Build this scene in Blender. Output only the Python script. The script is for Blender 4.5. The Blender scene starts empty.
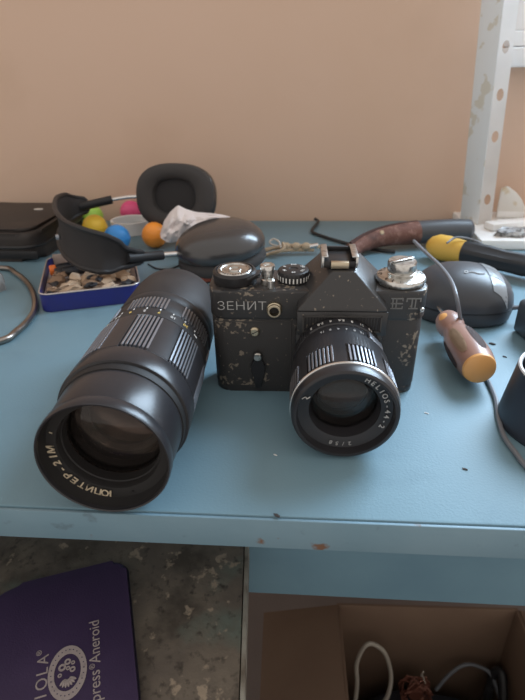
import bpy, bmesh, math, random
from mathutils import Vector, Matrix, noise as mnoise
random.seed(7)
SC = bpy.context.scene
COL = SC.collection
PI = math.pi

# ------------------------------------------------------------------ camera
PITCH, ROLL, CAMH, FPX = math.radians(28), .0187, .201, 526.0
FW = Vector((0, math.cos(PITCH), -math.sin(PITCH)))
U0 = Vector((0, math.sin(PITCH), math.cos(PITCH)))
X0 = Vector((1, 0, 0))
RT = X0 * math.cos(ROLL) - U0 * math.sin(ROLL)
UP = X0 * math.sin(ROLL) + U0 * math.cos(ROLL)
CAM = Vector((0, 0, CAMH))
cd = bpy.data.cameras.new('camera')
cam = bpy.data.objects.new('camera', cd)
COL.objects.link(cam)
cd.sensor_fit = 'VERTICAL'
cd.sensor_height = 36
cd.lens = 36 * FPX / 700
cd.clip_start = .005
cd.clip_end = 50
cam.matrix_world = Matrix.Translation(CAM) @ Matrix((RT, UP, -FW)).transposed().to_4x4()
cd.dof.use_dof = True
cd.dof.focus_distance = .33
cd.dof.aperture_fstop = 13
SC.camera = cam

# ------------------------------------------------------------------ light
world = bpy.data.worlds.new('room_light')
SC.world = world
world.use_nodes = True
bg = world.node_tree.nodes['Background']
bg.inputs['Color'].default_value = (1.0, .93, .87, 1)
bg.inputs['Strength'].default_value = .71
ld = bpy.data.lights.new('window_daylight', 'AREA')
ld.shape = 'RECTANGLE'
ld.size = 1.2
ld.size_y = 1.2
ld.energy = 95
ld.color = (.62, .81, 1.0)
lo = bpy.data.objects.new('window_daylight', ld)
COL.objects.link(lo)
lo.location = (1.20, 1.36, 1.30)
lo.rotation_euler = (Vector((.02, .33, 0)) - Vector(lo.location)).to_track_quat('-Z', 'Y').to_euler()
vs = SC.view_settings
vs.view_transform = 'Standard'
vs.look = 'None'
vs.gamma = 1
vs.use_curve_mapping = False
vs.exposure = 0.30

# ------------------------------------------------------------------ helpers
def ray(px, py):
    return FW + RT * ((px - 262.5) / FPX) + UP * ((350 - py) / FPX)
def at(px, py, z=0.0):                      # a pixel onto the level plane z
    d = ray(px, py)
    return CAM + d * ((z - CAMH) / d.z)
def aty(px, py, y):                         # a pixel at distance y from the camera's foot
    d = ray(px, py)
    return CAM + d * (y / d.y)

def new_mat(name):
    m = bpy.data.materials.new(name)
    m.use_nodes = True
    return m, m.node_tree, m.node_tree.nodes['Principled BSDF']
def mat(name, col, rough=.5, metal=0, spec=.5, bump=None, vary=None, coat=0, trans=0, ior=1.45, detail=6, alpha=1):
    m, nt, b = new_mat(name)
    b.inputs['Base Color'].default_value = (*col, 1)
    b.inputs['Roughness'].default_value = rough
    b.inputs['Metallic'].default_value = metal
    b.inputs['Specular IOR Level'].default_value = spec
    b.inputs['Coat Weight'].default_value = coat
    b.inputs['Coat Roughness'].default_value = .15
    b.inputs['Transmission Weight'].default_value = trans
    b.inputs['IOR'].default_value = ior
    b.inputs['Alpha'].default_value = alpha
    tc = nt.nodes.new('ShaderNodeTexCoord')
    if vary:                                # [(colour, scale, lo, hi), ...] each laid over the last
        cur = None
        for k, (c2, sc, lo_, hi_) in enumerate(vary):
            n = nt.nodes.new('ShaderNodeTexNoise')
            n.noise_dimensions = '4D'
            n.inputs['W'].default_value = k * 3.7 + len(name)
            n.inputs['Scale'].default_value = sc
            n.inputs['Detail'].default_value = detail
            nt.links.new(tc.outputs['Object'], n.inputs['Vector'])
            mr = nt.nodes.new('ShaderNodeMapRange')
            mr.inputs['From Min'].default_value = lo_
            mr.inputs['From Max'].default_value = hi_
            nt.links.new(n.outputs['Fac'], mr.inputs['Value'])
            mx = nt.nodes.new('ShaderNodeMix')
            mx.data_type = 'RGBA'
            if cur is None:
                mx.inputs['A'].default_value = (*col, 1)
            else:
                nt.links.new(cur, mx.inputs['A'])
            mx.inputs['B'].default_value = (*c2, 1)
            nt.links.new(mr.outputs['Result'], mx.inputs['Factor'])
            cur = mx.outputs['Result']
        nt.links.new(cur, b.inputs['Base Color'])
    if bump:
        n = nt.nodes.new('ShaderNodeTexNoise')
        n.inputs['Scale'].default_value = bump[0]
        n.inputs['Detail'].default_value = 3
        nt.links.new(tc.outputs['Object'], n.inputs['Vector'])
        bp = nt.nodes.new('ShaderNodeBump')
        bp.inputs['Strength'].default_value = bump[1]
        bp.inputs['Distance'].default_value = bump[2] if len(bump) > 2 else .0005
        nt.links.new(n.outputs['Fac'], bp.inputs['Height'])
        nt.links.new(bp.outputs['Normal'], b.inputs['Normal'])
    return m

def link_mesh(name, me, m, parent=None, smooth=35):
    o = bpy.data.objects.new(name, me)
    COL.objects.link(o)
    if m:
        me.materials.append(m)
    if smooth:
        for p in me.polygons:
            p.use_smooth = True
        try:
            me.set_sharp_from_angle(angle=math.radians(smooth))
        except Exception:
            pass
    if parent:
        o.parent = parent
    return o
def obj(name, bm, m, parent=None, smooth=35, M=None):
    if M is not None:
        bmesh.ops.transform(bm, matrix=M, verts=bm.verts)
    bmesh.ops.recalc_face_normals(bm, faces=bm.faces)
    me = bpy.data.meshes.new(name)
    bm.to_mesh(me)
    bm.free()
    return link_mesh(name, me, m, parent, smooth)
def tag(o, label=None, cat=None, group=None, kind=None):
    for k, v in (('label', label), ('category', cat), ('group', group), ('kind', kind)):
        if v:
            o[k] = v
    return o
def empty(name, loc, rz=0, label=None, cat=None, group=None):
    o = bpy.data.objects.new(name, None)
    COL.objects.link(o)
    o.empty_display_size = .02
    o.location = loc
    o.rotation_euler = (0, 0, rz)
    return tag(o, label, cat, group)
def T(x, y, z):
    return Matrix.Translation((x, y, z))
def RX(a): return Matrix.Rotation(a, 4, 'X')
def RY(a): return Matrix.Rotation(a, 4, 'Y')
def RZ(a): return Matrix.Rotation(a, 4, 'Z')

def box(x0, x1, y0, y1, z0, z1, bev=0, seg=2, bm=None, M=None):
    own = bmesh.new()
    bmesh.ops.create_cube(own, size=1)
    bmesh.ops.transform(own, matrix=T((x0+x1)/2, (y0+y1)/2, (z0+z1)/2) @ Matrix.Diagonal((x1-x0, y1-y0, z1-z0, 1)), verts=own.verts)
    if bev:
        bmesh.ops.bevel(own, geom=own.edges[:], offset=bev, segments=seg, profile=.5, affect='EDGES')
    if M is not None:
        bmesh.ops.transform(own, matrix=M, verts=own.verts)
    return merge(bm, own)
def merge(bm, own):
    if bm is None:
        return own
    me = bpy.data.meshes.new('tmp')
    own.to_mesh(me)
    own.free()
    bm.from_mesh(me)
    bpy.data.meshes.remove(me)
    return bm
def prism(pts, z0, z1, bev=0, seg=2, bm=None, bevel_top_only=False):
    own = bmesh.new()
    lo_ = [own.verts.new((x, y, z0)) for x, y in pts]
    hi_ = [own.verts.new((x, y, z1)) for x, y in pts]
    own.faces.new(lo_[::-1])
    top = own.faces.new(hi_)
    n = len(pts)
    for i in range(n):
        own.faces.new((lo_[i], lo_[(i+1) % n], hi_[(i+1) % n], hi_[i]))
    if bev:
        ed = list(top.edges) if bevel_top_only else [e for e in own.edges if abs(e.verts[0].co.z - e.verts[1].co.z) < 1e-9]
        bmesh.ops.bevel(own, geom=ed, offset=bev, segments=seg, profile=.5, affect='EDGES')
    return merge(bm, own)
def rrect(w, d, r, seg=6, cx=0, cy=0):
    pts = []
    for sx, sy, a0 in ((1, 1, 0), (-1, 1, 90), (-1, -1, 180), (1, -1, 270)):
        for k in range(seg+1):
            a = math.radians(a0 + 90*k/seg)
            pts.append((cx + sx*(w/2-r) + r*math.cos(a), cy + sy*(d/2-r) + r*math.sin(a)))
    return pts
def lathe(prof, seg=64, closed=False, rfun=None, bm=None, M=None, sx=1, sy=1, npow=2):
    """prof: [(r, z)]; axis +z. rfun(i_ring, angle) -> added radius"""
    own = bmesh.new()
    rings = []
    for i, (r, z) in enumerate(prof):
        if r < 1e-7:
            rings.append([own.verts.new((0, 0, z))])
            continue
        ring = []
        for k in range(seg):
            a = 2*PI*k/seg
            rr = r + (rfun(i, a) if rfun else 0)
            c, s = math.cos(a), math.sin(a)
            if npow != 2:
                q = (abs(c)**npow + abs(s)**npow) ** (-1/npow)
                c, s = c*q, s*q
            ring.append(own.verts.new((rr*c*sx, rr*s*sy, z)))
        rings.append(ring)
    pairs = list(zip(rings[:-1], rings[1:]))
    if closed:
        pairs.append((rings[-1], rings[0]))
    for A, B in pairs:
        if len(A) == 1 and len(B) == 1:
            continue
        for k in range(seg):
            k2 = (k+1) % seg
            if len(A) == 1:
                own.faces.new((A[0], B[k], B[k2]))
            elif len(B) == 1:
                own.faces.new((A[k2], A[k], B[0]))
            else:
                own.faces.new((A[k], A[k2], B[k2], B[k]))
    if M is not None:
        bmesh.ops.transform(own, matrix=M, verts=own.verts)
    return merge(bm, own)
def smooth_path(pts, n=8, closed=False):
    P = [Vector(p) for p in pts]
    out = []
    N = len(P)
    rng = range(N) if closed else range(N-1)
    for i in rng:
        if closed:
            a, b, c, d = P[i-1], P[i], P[(i+1) % N], P[(i+2) % N]
        else:
            b, c = P[i], P[i+1]
            a = P[i-1] if i else b*2-c
            d = P[i+2] if i+2 < N else c*2-b
        for k in range(n):
            t = k/n
            out.append(.5*((2*b)+(c-a)*t+(2*a-5*b+4*c-d)*t*t+(3*b-a-3*c+d)*t**3))
    if not closed:
        out.append(P[-1])
    return out
def tube(pts, r, seg=8, n=6, closed=False, bm=None, smooth=True):
    P = smooth_path(pts, n, closed) if smooth else [Vector(p) for p in pts]
    own = bmesh.new()
    N = len(P)
    rings = []
    up = None
    for i, p in enumerate(P):
        if closed:
            t = (P[(i+1) % N]-P[i-1]).normalized()
        else:
            t = (P[min(i+1, N-1)]-P[max(i-1, 0)]).normalized()
        if up is None:
            up = Vector((0, 0, 1)) if abs(t.z) < .9 else Vector((1, 0, 0))
        s = t.cross(up)
        s.normalize()
        up = s.cross(t).normalized()
        rr = r(i/(N-1)) if callable(r) else r
        rings.append([own.verts.new(p + (s*math.cos(2*PI*k/seg) + up*math.sin(2*PI*k/seg))*rr) for k in range(seg)])
    for i in range(N if closed else N-1):
        A, B = rings[i], rings[(i+1) % N]
        for k in range(seg):
            own.faces.new((A[k], A[(k+1) % seg], B[(k+1) % seg], B[k]))
    if not closed:
        own.faces.new(rings[0][::-1])
        own.faces.new(rings[-1])
    return merge(bm, own)
def text_bm(body, size, ext=.00008, align='CENTER', bm=None, M=None, sx=1, bold=0):
    cu = bpy.data.curves.new('lettering', 'FONT')
    cu.body = body
    cu.size = size
    cu.extrude = ext
    cu.offset = bold
    cu.align_x = align
    cu.align_y = 'CENTER'
    cu.resolution_u = 3
    o = bpy.data.objects.new('lettering', cu)
    me = bpy.data.meshes.new_from_object(o)
    own = bmesh.new()
    own.from_mesh(me)
    bpy.data.objects.remove(o)
    bpy.data.meshes.remove(me)
    bpy.data.curves.remove(cu)
    Mx = Matrix.Diagonal((sx, 1, 1, 1))
    if M is not None:
        Mx = M @ Mx
    bmesh.ops.transform(own, matrix=Mx, verts=own.verts)
    return merge(bm, own)
def ring_text(body, r, size, a_start, step, M, bm=None, tilt=0, bold=0):
    """letters round a lens ring, tops outward, clockwise as seen from +z; angles in degrees"""
    for i, ch in enumerate(body):
        if ch == ' ':
            continue
        a = math.radians(a_start - i*step)
        bm = text_bm(ch, size, bm=bm, M=M @ RZ(a - PI/2) @ T(0, r, 0) @ RX(tilt), bold=bold)
    return bm
def copy_tree(o, parent=None):
    c = o.copy()
    COL.objects.link(c)
    c.parent = parent
    for ch in list(o.children):
        copy_tree(ch, c)
    return c

# ------------------------------------------------------------------ materials
M_WALL = mat('wall_paint', (.64, .45, .335), .85, vary=[((.67, .48, .37), 3, .35, .7), ((.60, .42, .31), 9, .55, .8)], bump=(40, .15, .002))
M_TABLE = mat('blue_paint', (.150, .250, .305), .42, spec=.28, vary=[((.168, .275, .33), 7, .4, .7), ((.130, .218, .268), 25, .55, .8), ((.45, .50, .50), 160, .80, .84), ((.12, .09, .07), 95, .80, .83)], bump=(650, .22, .0005))
M_EDGE = mat('blue_edge_paint', (.15, .25, .31), .5, vary=[((.19, .29, .35), 14, .4, .7), ((.17, .095, .06), 34, .66, .69), ((.10, .15, .18), 60, .64, .72)], bump=(120, .3))
M_APRON = mat('blue_apron_paint', (.15, .27, .34), .5, vary=[((.11, .21, .28), 9, .4, .7)], bump=(80, .2))
M_BLACK = mat('black_enamel', (.018, .017, .018), .36, vary=[((.03, .028, .027), 60, .45, .7), ((.30, .25, .19), 170, .78, .80)], bump=(300, .12))
M_LEATHER = mat('black_leatherette', (.022, .021, .021), .62, vary=[((.038, .036, .034), 90, .4, .7), ((.34, .28, .21), 150, .735, .77)], bump=(1600, .8, .0004))
M_ANOD = mat('black_anodised', (.021, .0205, .023), .30, metal=.0, spec=.5, vary=[((.028, .027, .03), 40, .4, .75)], bump=(900, .06))
M_ANOD2 = mat('black_anodised_matt', (.020, .019, .020), .5, vary=[((.035, .032, .032), 50, .45, .8)])
M_INNER = mat('lens_inner_black', (.012, .011, .011), .6)
M_GROOVE = mat('ridged_worn_metal', (.34, .35, .38), .34, metal=.85)
M_CHROME = mat('worn_chrome', (.62, .61, .58), .28, metal=1, vary=[((.35, .33, .30), 260, .5, .7), ((.08, .07, .06), 420, .62, .7)], bump=(700, .2))
M_STEEL = mat('bright_steel', (.68, .68, .67), .25, metal=1)
M_BRASS = mat('brass_fitting', (.55, .47, .34), .32, metal=1)
M_WHITE = mat('white_engraving', (.72, .71, .68), .6)
M_GREYTXT = mat('grey_engraving', (.42, .42, .41), .5)
M_YELTXT = mat('yellow_engraving', (.75, .52, .12), .6)
M_GLASS, nt_, b_ = new_mat('coated_glass')
nt_.nodes.remove(b_)
_t = nt_.nodes.new('ShaderNodeBsdfTransparent'); _t.inputs[0].default_value = (.82, .76, .73, 1)
_g = nt_.nodes.new('ShaderNodeBsdfGlossy'); _g.inputs['Roughness'].default_value = .04
_f = nt_.nodes.new('ShaderNodeFresnel'); _f.inputs['IOR'].default_value = 1.42
_m = nt_.nodes.new('ShaderNodeMixShader')
nt_.links.new(_f.outputs[0], _m.inputs[0]); nt_.links.new(_t.outputs[0], _m.inputs[1]); nt_.links.new(_g.outputs[0], _m.inputs[2])
nt_.links.new(_m.outputs[0], nt_.nodes['Material Output'].inputs[0])
M_REARGLASS = mat('rear_element_glass', (.10, .075, .06), .10, spec=.8, coat=.5)
M_DARKGLASS = mat('dark_element_glass', (.022, .026, .032), .10, spec=.4)

# ------------------------------------------------------------------ the setting
TROT = math.atan(-.078)                       # the table and wall stand slightly turned
TORG = Vector((0, .196, 0))                   # middle of the table's front edge
TM = T(*TORG) @ RZ(TROT)
DEPTH = .598
FLOORZ = -.75
def tpt(x, y, z):
    return TM @ Vector((x, y, z))

wall = obj('wall_back', bmesh.new(), M_WALL)
WX0, WX1, WZ0, WZ1 = .276, 1.75, .225, 1.75   # window opening
bm = bmesh.new()
for x0, x1, z0, z1 in ((-2.2, WX0, FLOORZ, 2.0), (WX1, 2.4, FLOORZ, 2.0), (WX0, WX1, FLOORZ, WZ0), (WX0, WX1, WZ1, 2.0)):
    box(x0, x1, DEPTH + .004, DEPTH + .154, z0, z1, bm=bm)
bm.to_mesh(wall.data); bm.free()
wall.matrix_world = TM
tag(wall, 'plain warm beige painted wall behind the table', 'wall', kind='structure')

M_FLOOR = mat('floor_lino', (.17, .145, .135), .6, vary=[((.21, .18, .17), 6, .4, .7)])
floor = obj('floor', box(-2.2, 2.4, -1.6, DEPTH + .154, FLOORZ - .05, FLOORZ, M=TM), M_FLOOR)
tag(floor, 'dull grey brown floor under the table', 'floor', kind='structure')

M_PVC = mat('white_window_plastic', (.86, .87, .88), .35)
win = empty('window_1', tpt(WX0, DEPTH, WZ0), TROT, 'white window with stepped horizontal sill mouldings beside the post', 'window')
win['kind'] = 'structure'
def wpart(name, x0, x1, y0, y1, z0, z1, m=M_PVC, bev=.003):
    return obj(name, box(x0, x1, y0, y1, z0, z1, bev), m, win)
WW, WH = WX1 - WX0, WZ1 - WZ0
wpart('sill', -.010, WW + .03, -.030, .10, -.026, -.004)
wpart('sill_moulding', -.006, WW + .02, -.018, .10, -.003, .014)
wpart('frame_bottom', 0, WW, .010, .060, .015, .052)
wpart('frame_top', 0, WW, .010, .060, WH - .05, WH)
wpart('frame_side', .001, .05, .010, .060, .053, WH - .051)
wpart('frame_side', WW - .05, WW - .001, .010, .060, .053, WH - .051)
wpart('mullion', WW/2 - .025, WW/2 + .025, .012, .058, .053, WH - .051)
wpart('sash_bottom', .052, WW/2 - .027, .020, .055, .054, .082)
wpart('sash_bottom', WW/2 + .027, WW - .052, .020, .055, .054, .082)
# the panes let the daylight through: plain clear glass
mg, nt, b = new_mat('window_pane_glass')
nt.nodes.remove(b)
tr = nt.nodes.new('ShaderNodeBsdfTransparent')
gl = nt.nodes.new('ShaderNodeBsdfGlossy')
gl.inputs['Roughness'].default_value = .02
mxs = nt.nodes.new('ShaderNodeMixShader')
mxs.inputs[0].default_value = .05
nt.links.new(tr.outputs[0], mxs.inputs[1]); nt.links.new(gl.outputs[0], mxs.inputs[2])
nt.links.new(mxs.outputs[0], nt.nodes['Material Output'].inputs[0])
wpart('pane', .052, WW/2 - .027, .034, .040, .083, WH - .052, mg, 0)
wpart('pane', WW/2 + .027, WW - .052, .034, .040, .083, WH - .052, mg, 0)

# ------------------------------------------------------------------ table
table = empty('work_table', TORG, TROT, 'blue painted wooden table with chipped front edge holding the cameras', 'table')
TX0, TX1, TTH = -.62, .62, .0205
obj('tabletop', box(TX0, TX1, .0016, DEPTH, -TTH, 0, .0014), M_TABLE, table)
obj('front_edging', box(TX0, TX1, -.0006, .0012, -TTH - .0003, -.0009, .0004), M_EDGE, table)
APY = .098
obj('apron', box(TX0 + .05, TX1 - .05, APY, APY + .02, -.1875, -TTH - .0002, .001), M_APRON, table)
obj('apron', box(TX0 + .05, TX1 - .05, DEPTH - .05, DEPTH - .03, -.12, -TTH - .0002, .001), M_APRON, table)
for lx in (TX0 + .005, TX1 - .05):
    for ly in (APY - .012, DEPTH - .062):
        obj('leg', box(lx, lx + .044, ly, ly + .044, FLOORZ, -TTH - .0002, .002), M_APRON, table)

# ------------------------------------------------------------------ stool in front of the table
M_STOOL = mat('worn_board', (.145, .118, .095), .7,
              vary=[((.19, .155, .12), 30, .40, .62), ((.085, .068, .053), 34, .50, .64), ((.15, .17, .14), 15, .57, .66),
                    ((.36, .285, .21), 85, .615, .66), ((.06, .048, .038), 180, .56, .72)], bump=(150, .6, .0012), detail=9)
M_STOOLEDGE = mat('worn_board_edge', (.30, .27, .22), .7, vary=[((.16, .13, .10), 60, .45, .6), ((.38, .36, .31), 30, .5, .7)], bump=(120, .5))
SZ = -.115
stool = empty('wooden_stool', (-.20, .11, FLOORZ), -.006, 'weathered wooden stool with flaking paint standing under the table edge', 'stool')
def smat(b, m, n, **k):
    return obj(n, b, m, stool, **k)
s0 = FLOORZ
smat(prism([(-.19, -.19), (.1825, -.19), (.1825, .178), (-.19, .202)], SZ - .020 - s0, SZ - s0, .0012), M_STOOL, 'seat')
smat(box(.1830, .1858, -.19, .178, SZ - .0205 - s0, SZ + .0002 - s0, .0006), M_STOOLEDGE, 'seat_edging')
for lx in (-.17, .13):
    for ly in (-.17, .12):
        smat(box(lx, lx + .035, ly, ly + .035, 0, SZ - .0202 - s0, .002), M_STOOLEDGE, 'leg')
for ly in (-.16, .13):
    smat(box(-.134, .129, ly, ly + .018, .2, .235, .002), M_STOOLEDGE, 'stretcher')

# purple instrument pouch lying on the stool
M_PURPLE = mat('purple_nylon', (.036, .020, .060), .55, vary=[((.045, .026, .072), 30, .4, .7)], bump=(900, .3))
M_PRINT = mat('pale_print', (.33, .28, .27), .7, vary=[((.25, .21, .21), 300, .5, .7)])
PR = math.radians(16.5)
PO = Vector((-.1262, .1765, SZ + .0003))
pouch = empty('instrument_pouch', PO, PR, 'purple fabric zip pouch printed with an oval emblem lying on the stool', 'pouch')
def superpts(w, d, r1, r2):
    pts = []
    for sx, sy, a0, r in ((1, 1, 0, r2), (-1, 1, 90, r1), (-1, -1, 180, r1), (1, -1, 270, r2)):
        for k in range(9):
            a = math.radians(a0 + 90*k/8)
            pts.append((sx*(w/2-r) + r*math.cos(a), sy*(d/2-r) + r*math.sin(a)))
    return pts
obj('body', prism(superpts(.098, .150, .030, .009), 0, .011, .004, 4), M_PURPLE, pouch, M=T(0, 0, 0))
obj('zip_seam', tube([(x, y, .0055) for x, y in superpts(.0985, .1505, .030, .009)], .0009, 6, 1, True), mat('dark_zip', (.012, .008, .018), .5), pouch)
PZ = .0112
def onp(px, py):
    q = RZ(-PR) @ (at(px, py, SZ + .0115) - PO)
    return Vector((q.x, q.y, PZ))
TXT = RZ(PI/2)
for i, ch in enumerate('ALOIB'):
    p = onp(43.5, 660) - Vector((0, .0072*i, 0))
    obj('printed_letter', text_bm(ch, .0092, M=T(*p) @ TXT), M_PRINT, pouch, smooth=0)
obj('printed_mark', text_bm('®', .0045, M=T(*onp(39.5, 653)) @ TXT), M_PRINT, pouch, smooth=0)
obj('printed_word', text_bm('Aneroid', .0090, M=T(*onp(95, 641)) @ TXT, sx=.96), M_PRINT, pouch, smooth=0)
obj('printed_mark', text_bm('®', .0045, M=T(*onp(92.5, 666.5)) @ TXT), M_PRINT, pouch, smooth=0)
obj('printed_word', text_bm('Express', .0090, M=T(*onp(95, 670)) @ TXT, align='RIGHT', sx=.96), M_PRINT, pouch, smooth=0)
# oval emblem: outer band, dark inner oval, small figure of leaves and flowers
EC = onp(67.5, 672)
SY = 1.5
em = lathe([(.0074, 0), (.0074, .0003), (.0108, .0003), (.0108, 0)], 48, True, sx=1, sy=SY, M=T(EC.x, EC.y, PZ - .0001))
obj('emblem_band', em, M_PRINT, pouch)
figs = []
for dx, dy, r in ((-.003, .0035, .0022), (.0000, .0062, .0019), (.0028, .0008, .0017), (.0030, .0048, .0012), (-.0042, -.001, .0012), (.0003, .0022, .0012)):
    obj('emblem_flower', lathe([(r*.45, 0), (r*.45, .0003), (r, .0003), (r, 0)], 14, True, M=T(EC.x + dx, EC.y + dy, PZ)), M_PRINT, pouch)
for k in range(7):
    a = -2.4 + k*.33
    p0 = EC + Vector((.0015*math.cos(a), -.003 + .0015*math.sin(a), .0001))
    p1 = EC + Vector((.0054*math.cos(a), -.003 + .0060*math.sin(a), .0001))
    obj('emblem_leaf', tube([p0, (p0+p1)/2, p1], lambda t: .0003 + .0006*math.sin(PI*t), 6, 2), M_PRINT, pouch)
bmt = None
for i in range(26):
    a = 2*PI*i/26
    bmt = lathe([(.00035, 0), (.00035, .0003), (0, .0003)], 8, bm=bmt, M=T(EC.x + .0091*math.cos(a), EC.y + .0091*SY*math.sin(a), PZ + .0001))
tag(obj('emblem_border', bmt, M_PURPLE, pouch), kind='stuff')

# ------------------------------------------------------------------ under the table
M_CARD = mat('brown_cardboard', (.165, .105, .072), .8, vary=[((.19, .125, .085), 12, .4, .7)], bump=(60, .2))
def open_box(name, c, w, d, h, rz, label, flaps=(35, 60, 20, 70), m=M_CARD):
    o = empty(name, c, rz, label, 'box')
    t = .004
    obj('bottom', box(-w/2, w/2, -d/2, d/2, 0, t), m, o)
    obj('side', box(-w/2, w/2, -d/2, -d/2 + t, t, h, .0005), m, o)
    obj('side', box(-w/2, w/2, d/2 - t, d/2, t, h, .0005), m, o)
    obj('side', box(-w/2, -w/2 + t, -d/2 + t, d/2 - t, t, h, .0005), m, o)
    obj('side', box(w/2 - t, w/2, -d/2 + t, d/2 - t, t, h, .0005), m, o)
    fl = d * .42
    for k, a in enumerate(flaps):
        if a is None:
            continue
        ww = (w, w, d, d)[k]
        L = fl if k < 2 else w*.42
        b = box(-ww/2 + .004, ww/2 - .004, 0, L, -t/2, t/2, .0005)
        base = (T(0, -d/2, h) @ RZ(PI), T(0, d/2, h), T(-w/2, 0, h) @ RZ(PI/2), T(w/2, 0, h) @ RZ(-PI/2))[k]
        obj('flap', b, m, o, M=base @ RX(math.radians(a)))
    return o
RIM = -.45
BXX, BXY = .2110, .3330
cb = open_box('cardboard_box', (BXX, BXY, FLOORZ), .245, .275, RIM - FLOORZ, math.radians(-3), 'open brown cardboard box of tangled cables under the table', (None, None, -12, -20))
def cable(name, pts, r, m, label, cat='cable', group=None, seg=8, n=8):
    c = Vector(pts[0])
    o = obj(name, tube([Vector(p) - c for p in pts], r, seg, n), m)
    o.location = c
    return tag(o, label, cat, group)
M_CABLEW = mat('dirty_white_cable', (.42, .38, .32), .5)
M_CABLEK = mat('black_rubber', (.02, .02, .022), .45)
M_CABLEG = mat('grey_cable', (.18, .19, .21), .4)
BT = -.592                                   # top of the soft bag that fills the box
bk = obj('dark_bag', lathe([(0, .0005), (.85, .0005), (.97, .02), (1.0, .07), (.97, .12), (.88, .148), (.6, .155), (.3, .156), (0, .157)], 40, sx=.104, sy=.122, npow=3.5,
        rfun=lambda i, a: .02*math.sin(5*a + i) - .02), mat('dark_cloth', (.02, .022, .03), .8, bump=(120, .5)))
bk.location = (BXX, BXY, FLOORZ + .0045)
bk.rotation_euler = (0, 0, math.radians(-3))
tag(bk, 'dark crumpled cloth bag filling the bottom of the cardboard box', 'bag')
cable('looped_cable', [aty(354, 712, .405), aty(357, 685, .425), aty(357, 662, .438), aty(368, 644, .445), aty(384, 652, .445), aty(391, 675, .435), aty(388, 695, .420), aty(380, 708, .408)], .0030, M_CABLEW, 'off white cable standing up in a tall loop inside the cardboard box')
cable('arched_cable', [at(436, 690, BT + .008), aty(448, 676, .440), aty(464, 665, .445), aty(480, 667, .444), aty(492, 676, .436), at(500, 700, BT + .008)], .0026, M_CABLEG, 'thin pale grey cable arching over the right of the cardboard box')
cable('tall_black_cable', [at(485, 712, BT + .012), aty(489, 690, .43), aty(495, 672, .438), aty(502, 676, .43), at(503, 712, BT + .012)], .006, M_CABLEK, 'black cable hump at the right end of the cardboard box')
# copper coil of wire
cc = aty(415, 692, .422)
coil = empty('copper_coil', (cc.x, cc.y, BT + .003), 0, 'reddish coil of copper wire among cables in the cardboard box', 'coil')
M_COPPER = mat('old_copper', (.20, .075, .05), .5, metal=.3)
pts = []
for k in range(120):
    a = k*.39
    rr = .019 + .003*math.sin(k*1.7)
    pts.append((rr*math.cos(a), .010*math.sin(k*.6), .024 + rr*math.sin(a)))
obj('winding', tube(pts, .0011, 5, 1), M_COPPER, coil)
obj('loose_end', tube([(.012, 0, .040), (.008, .004, .052), (.004, 0, .060), (.006, 0, .068)], .0011, 5, 5), M_CABLEW, coil)
obj('core', lathe([(0, -.006), (.010, -.006), (.011, 0), (.010, .006), (0, .006)], 24), M_COPPER, coil, M=T(0, 0, .022) @ RX(PI/2))

# ------------------------------------------------------------------ film camera
camera = empty('film_camera', (.0358, .3138, 0), math.radians(-3.5), 'worn black film camera with silver-rimmed lens facing forward on the table', 'camera')
W2 = .069
def endpts(w2, y0, y1, r, seg=8):
    return rrect(2*w2, y1-y0, r, seg, 0, (y0+y1)/2)
camera.scale = (1.01, 1.01, 1.01)
camera.rotation_euler.x = math.radians(2.8)    # tips forward onto its heavy lens
# leatherette with wear laid where the photograph shows it
def worn(name, base, scale, spots, rough, bump):
    m, nt, b = new_mat(name)
    tc = nt.nodes.new('ShaderNodeTexCoord')
    n = nt.nodes.new('ShaderNodeTexNoise'); n.inputs['Scale'].default_value = scale; n.inputs['Detail'].default_value = 8
    nt.links.new(tc.outputs['Object'], n.inputs['Vector'])
    acc = None
    for (x, y, z, r) in spots:
        vm = nt.nodes.new('ShaderNodeVectorMath'); vm.operation = 'DISTANCE'
        vm.inputs[1].default_value = (x, y, z)
        nt.links.new(tc.outputs['Object'], vm.inputs[0])
        mr = nt.nodes.new('ShaderNodeMapRange')
        mr.inputs['From Min'].default_value = r; mr.inputs['From Max'].default_value = 0
        mr.inputs['To Max'].default_value = .22
        nt.links.new(vm.outputs['Value'], mr.inputs['Value'])
        if acc is None:
            acc = mr.outputs['Result']
        else:
            mm = nt.nodes.new('ShaderNodeMath'); mm.operation = 'MAXIMUM'
            nt.links.new(acc, mm.inputs[0]); nt.links.new(mr.outputs['Result'], mm.inputs[1])
            acc = mm.outputs[0]
    ad = nt.nodes.new('ShaderNodeMath'); ad.operation = 'ADD'
    nt.links.new(n.outputs['Fac'], ad.inputs[0]); nt.links.new(acc, ad.inputs[1])
    th = nt.nodes.new('ShaderNodeMapRange'); th.inputs['From Min'].default_value = .66; th.inputs['From Max'].default_value = .72
    nt.links.new(ad.outputs[0], th.inputs['Value'])
    mx = nt.nodes.new('ShaderNodeMix'); mx.data_type = 'RGBA'
    mx.inputs['A'].default_value = (*base, 1); mx.inputs['B'].default_value = (.24, .20, .155, 1)
    nt.links.new(th.outputs['Result'], mx.inputs['Factor'])
    nt.links.new(mx.outputs['Result'], b.inputs['Base Color'])
    b.inputs['Roughness'].default_value = rough
    n2 = nt.nodes.new('ShaderNodeTexVoronoi'); n2.inputs['Scale'].default_value = bump[0]
    nt.links.new(tc.outputs['Object'], n2.inputs['Vector'])
    bp = nt.nodes.new('ShaderNodeBump'); bp.inputs['Strength'].default_value = bump[1]; bp.inputs['Distance'].default_value = .0003
    nt.links.new(n2.outputs['Distance'], bp.inputs['Height'])
    nt.links.new(bp.outputs['Normal'], b.inputs['Normal'])
    return m
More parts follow.
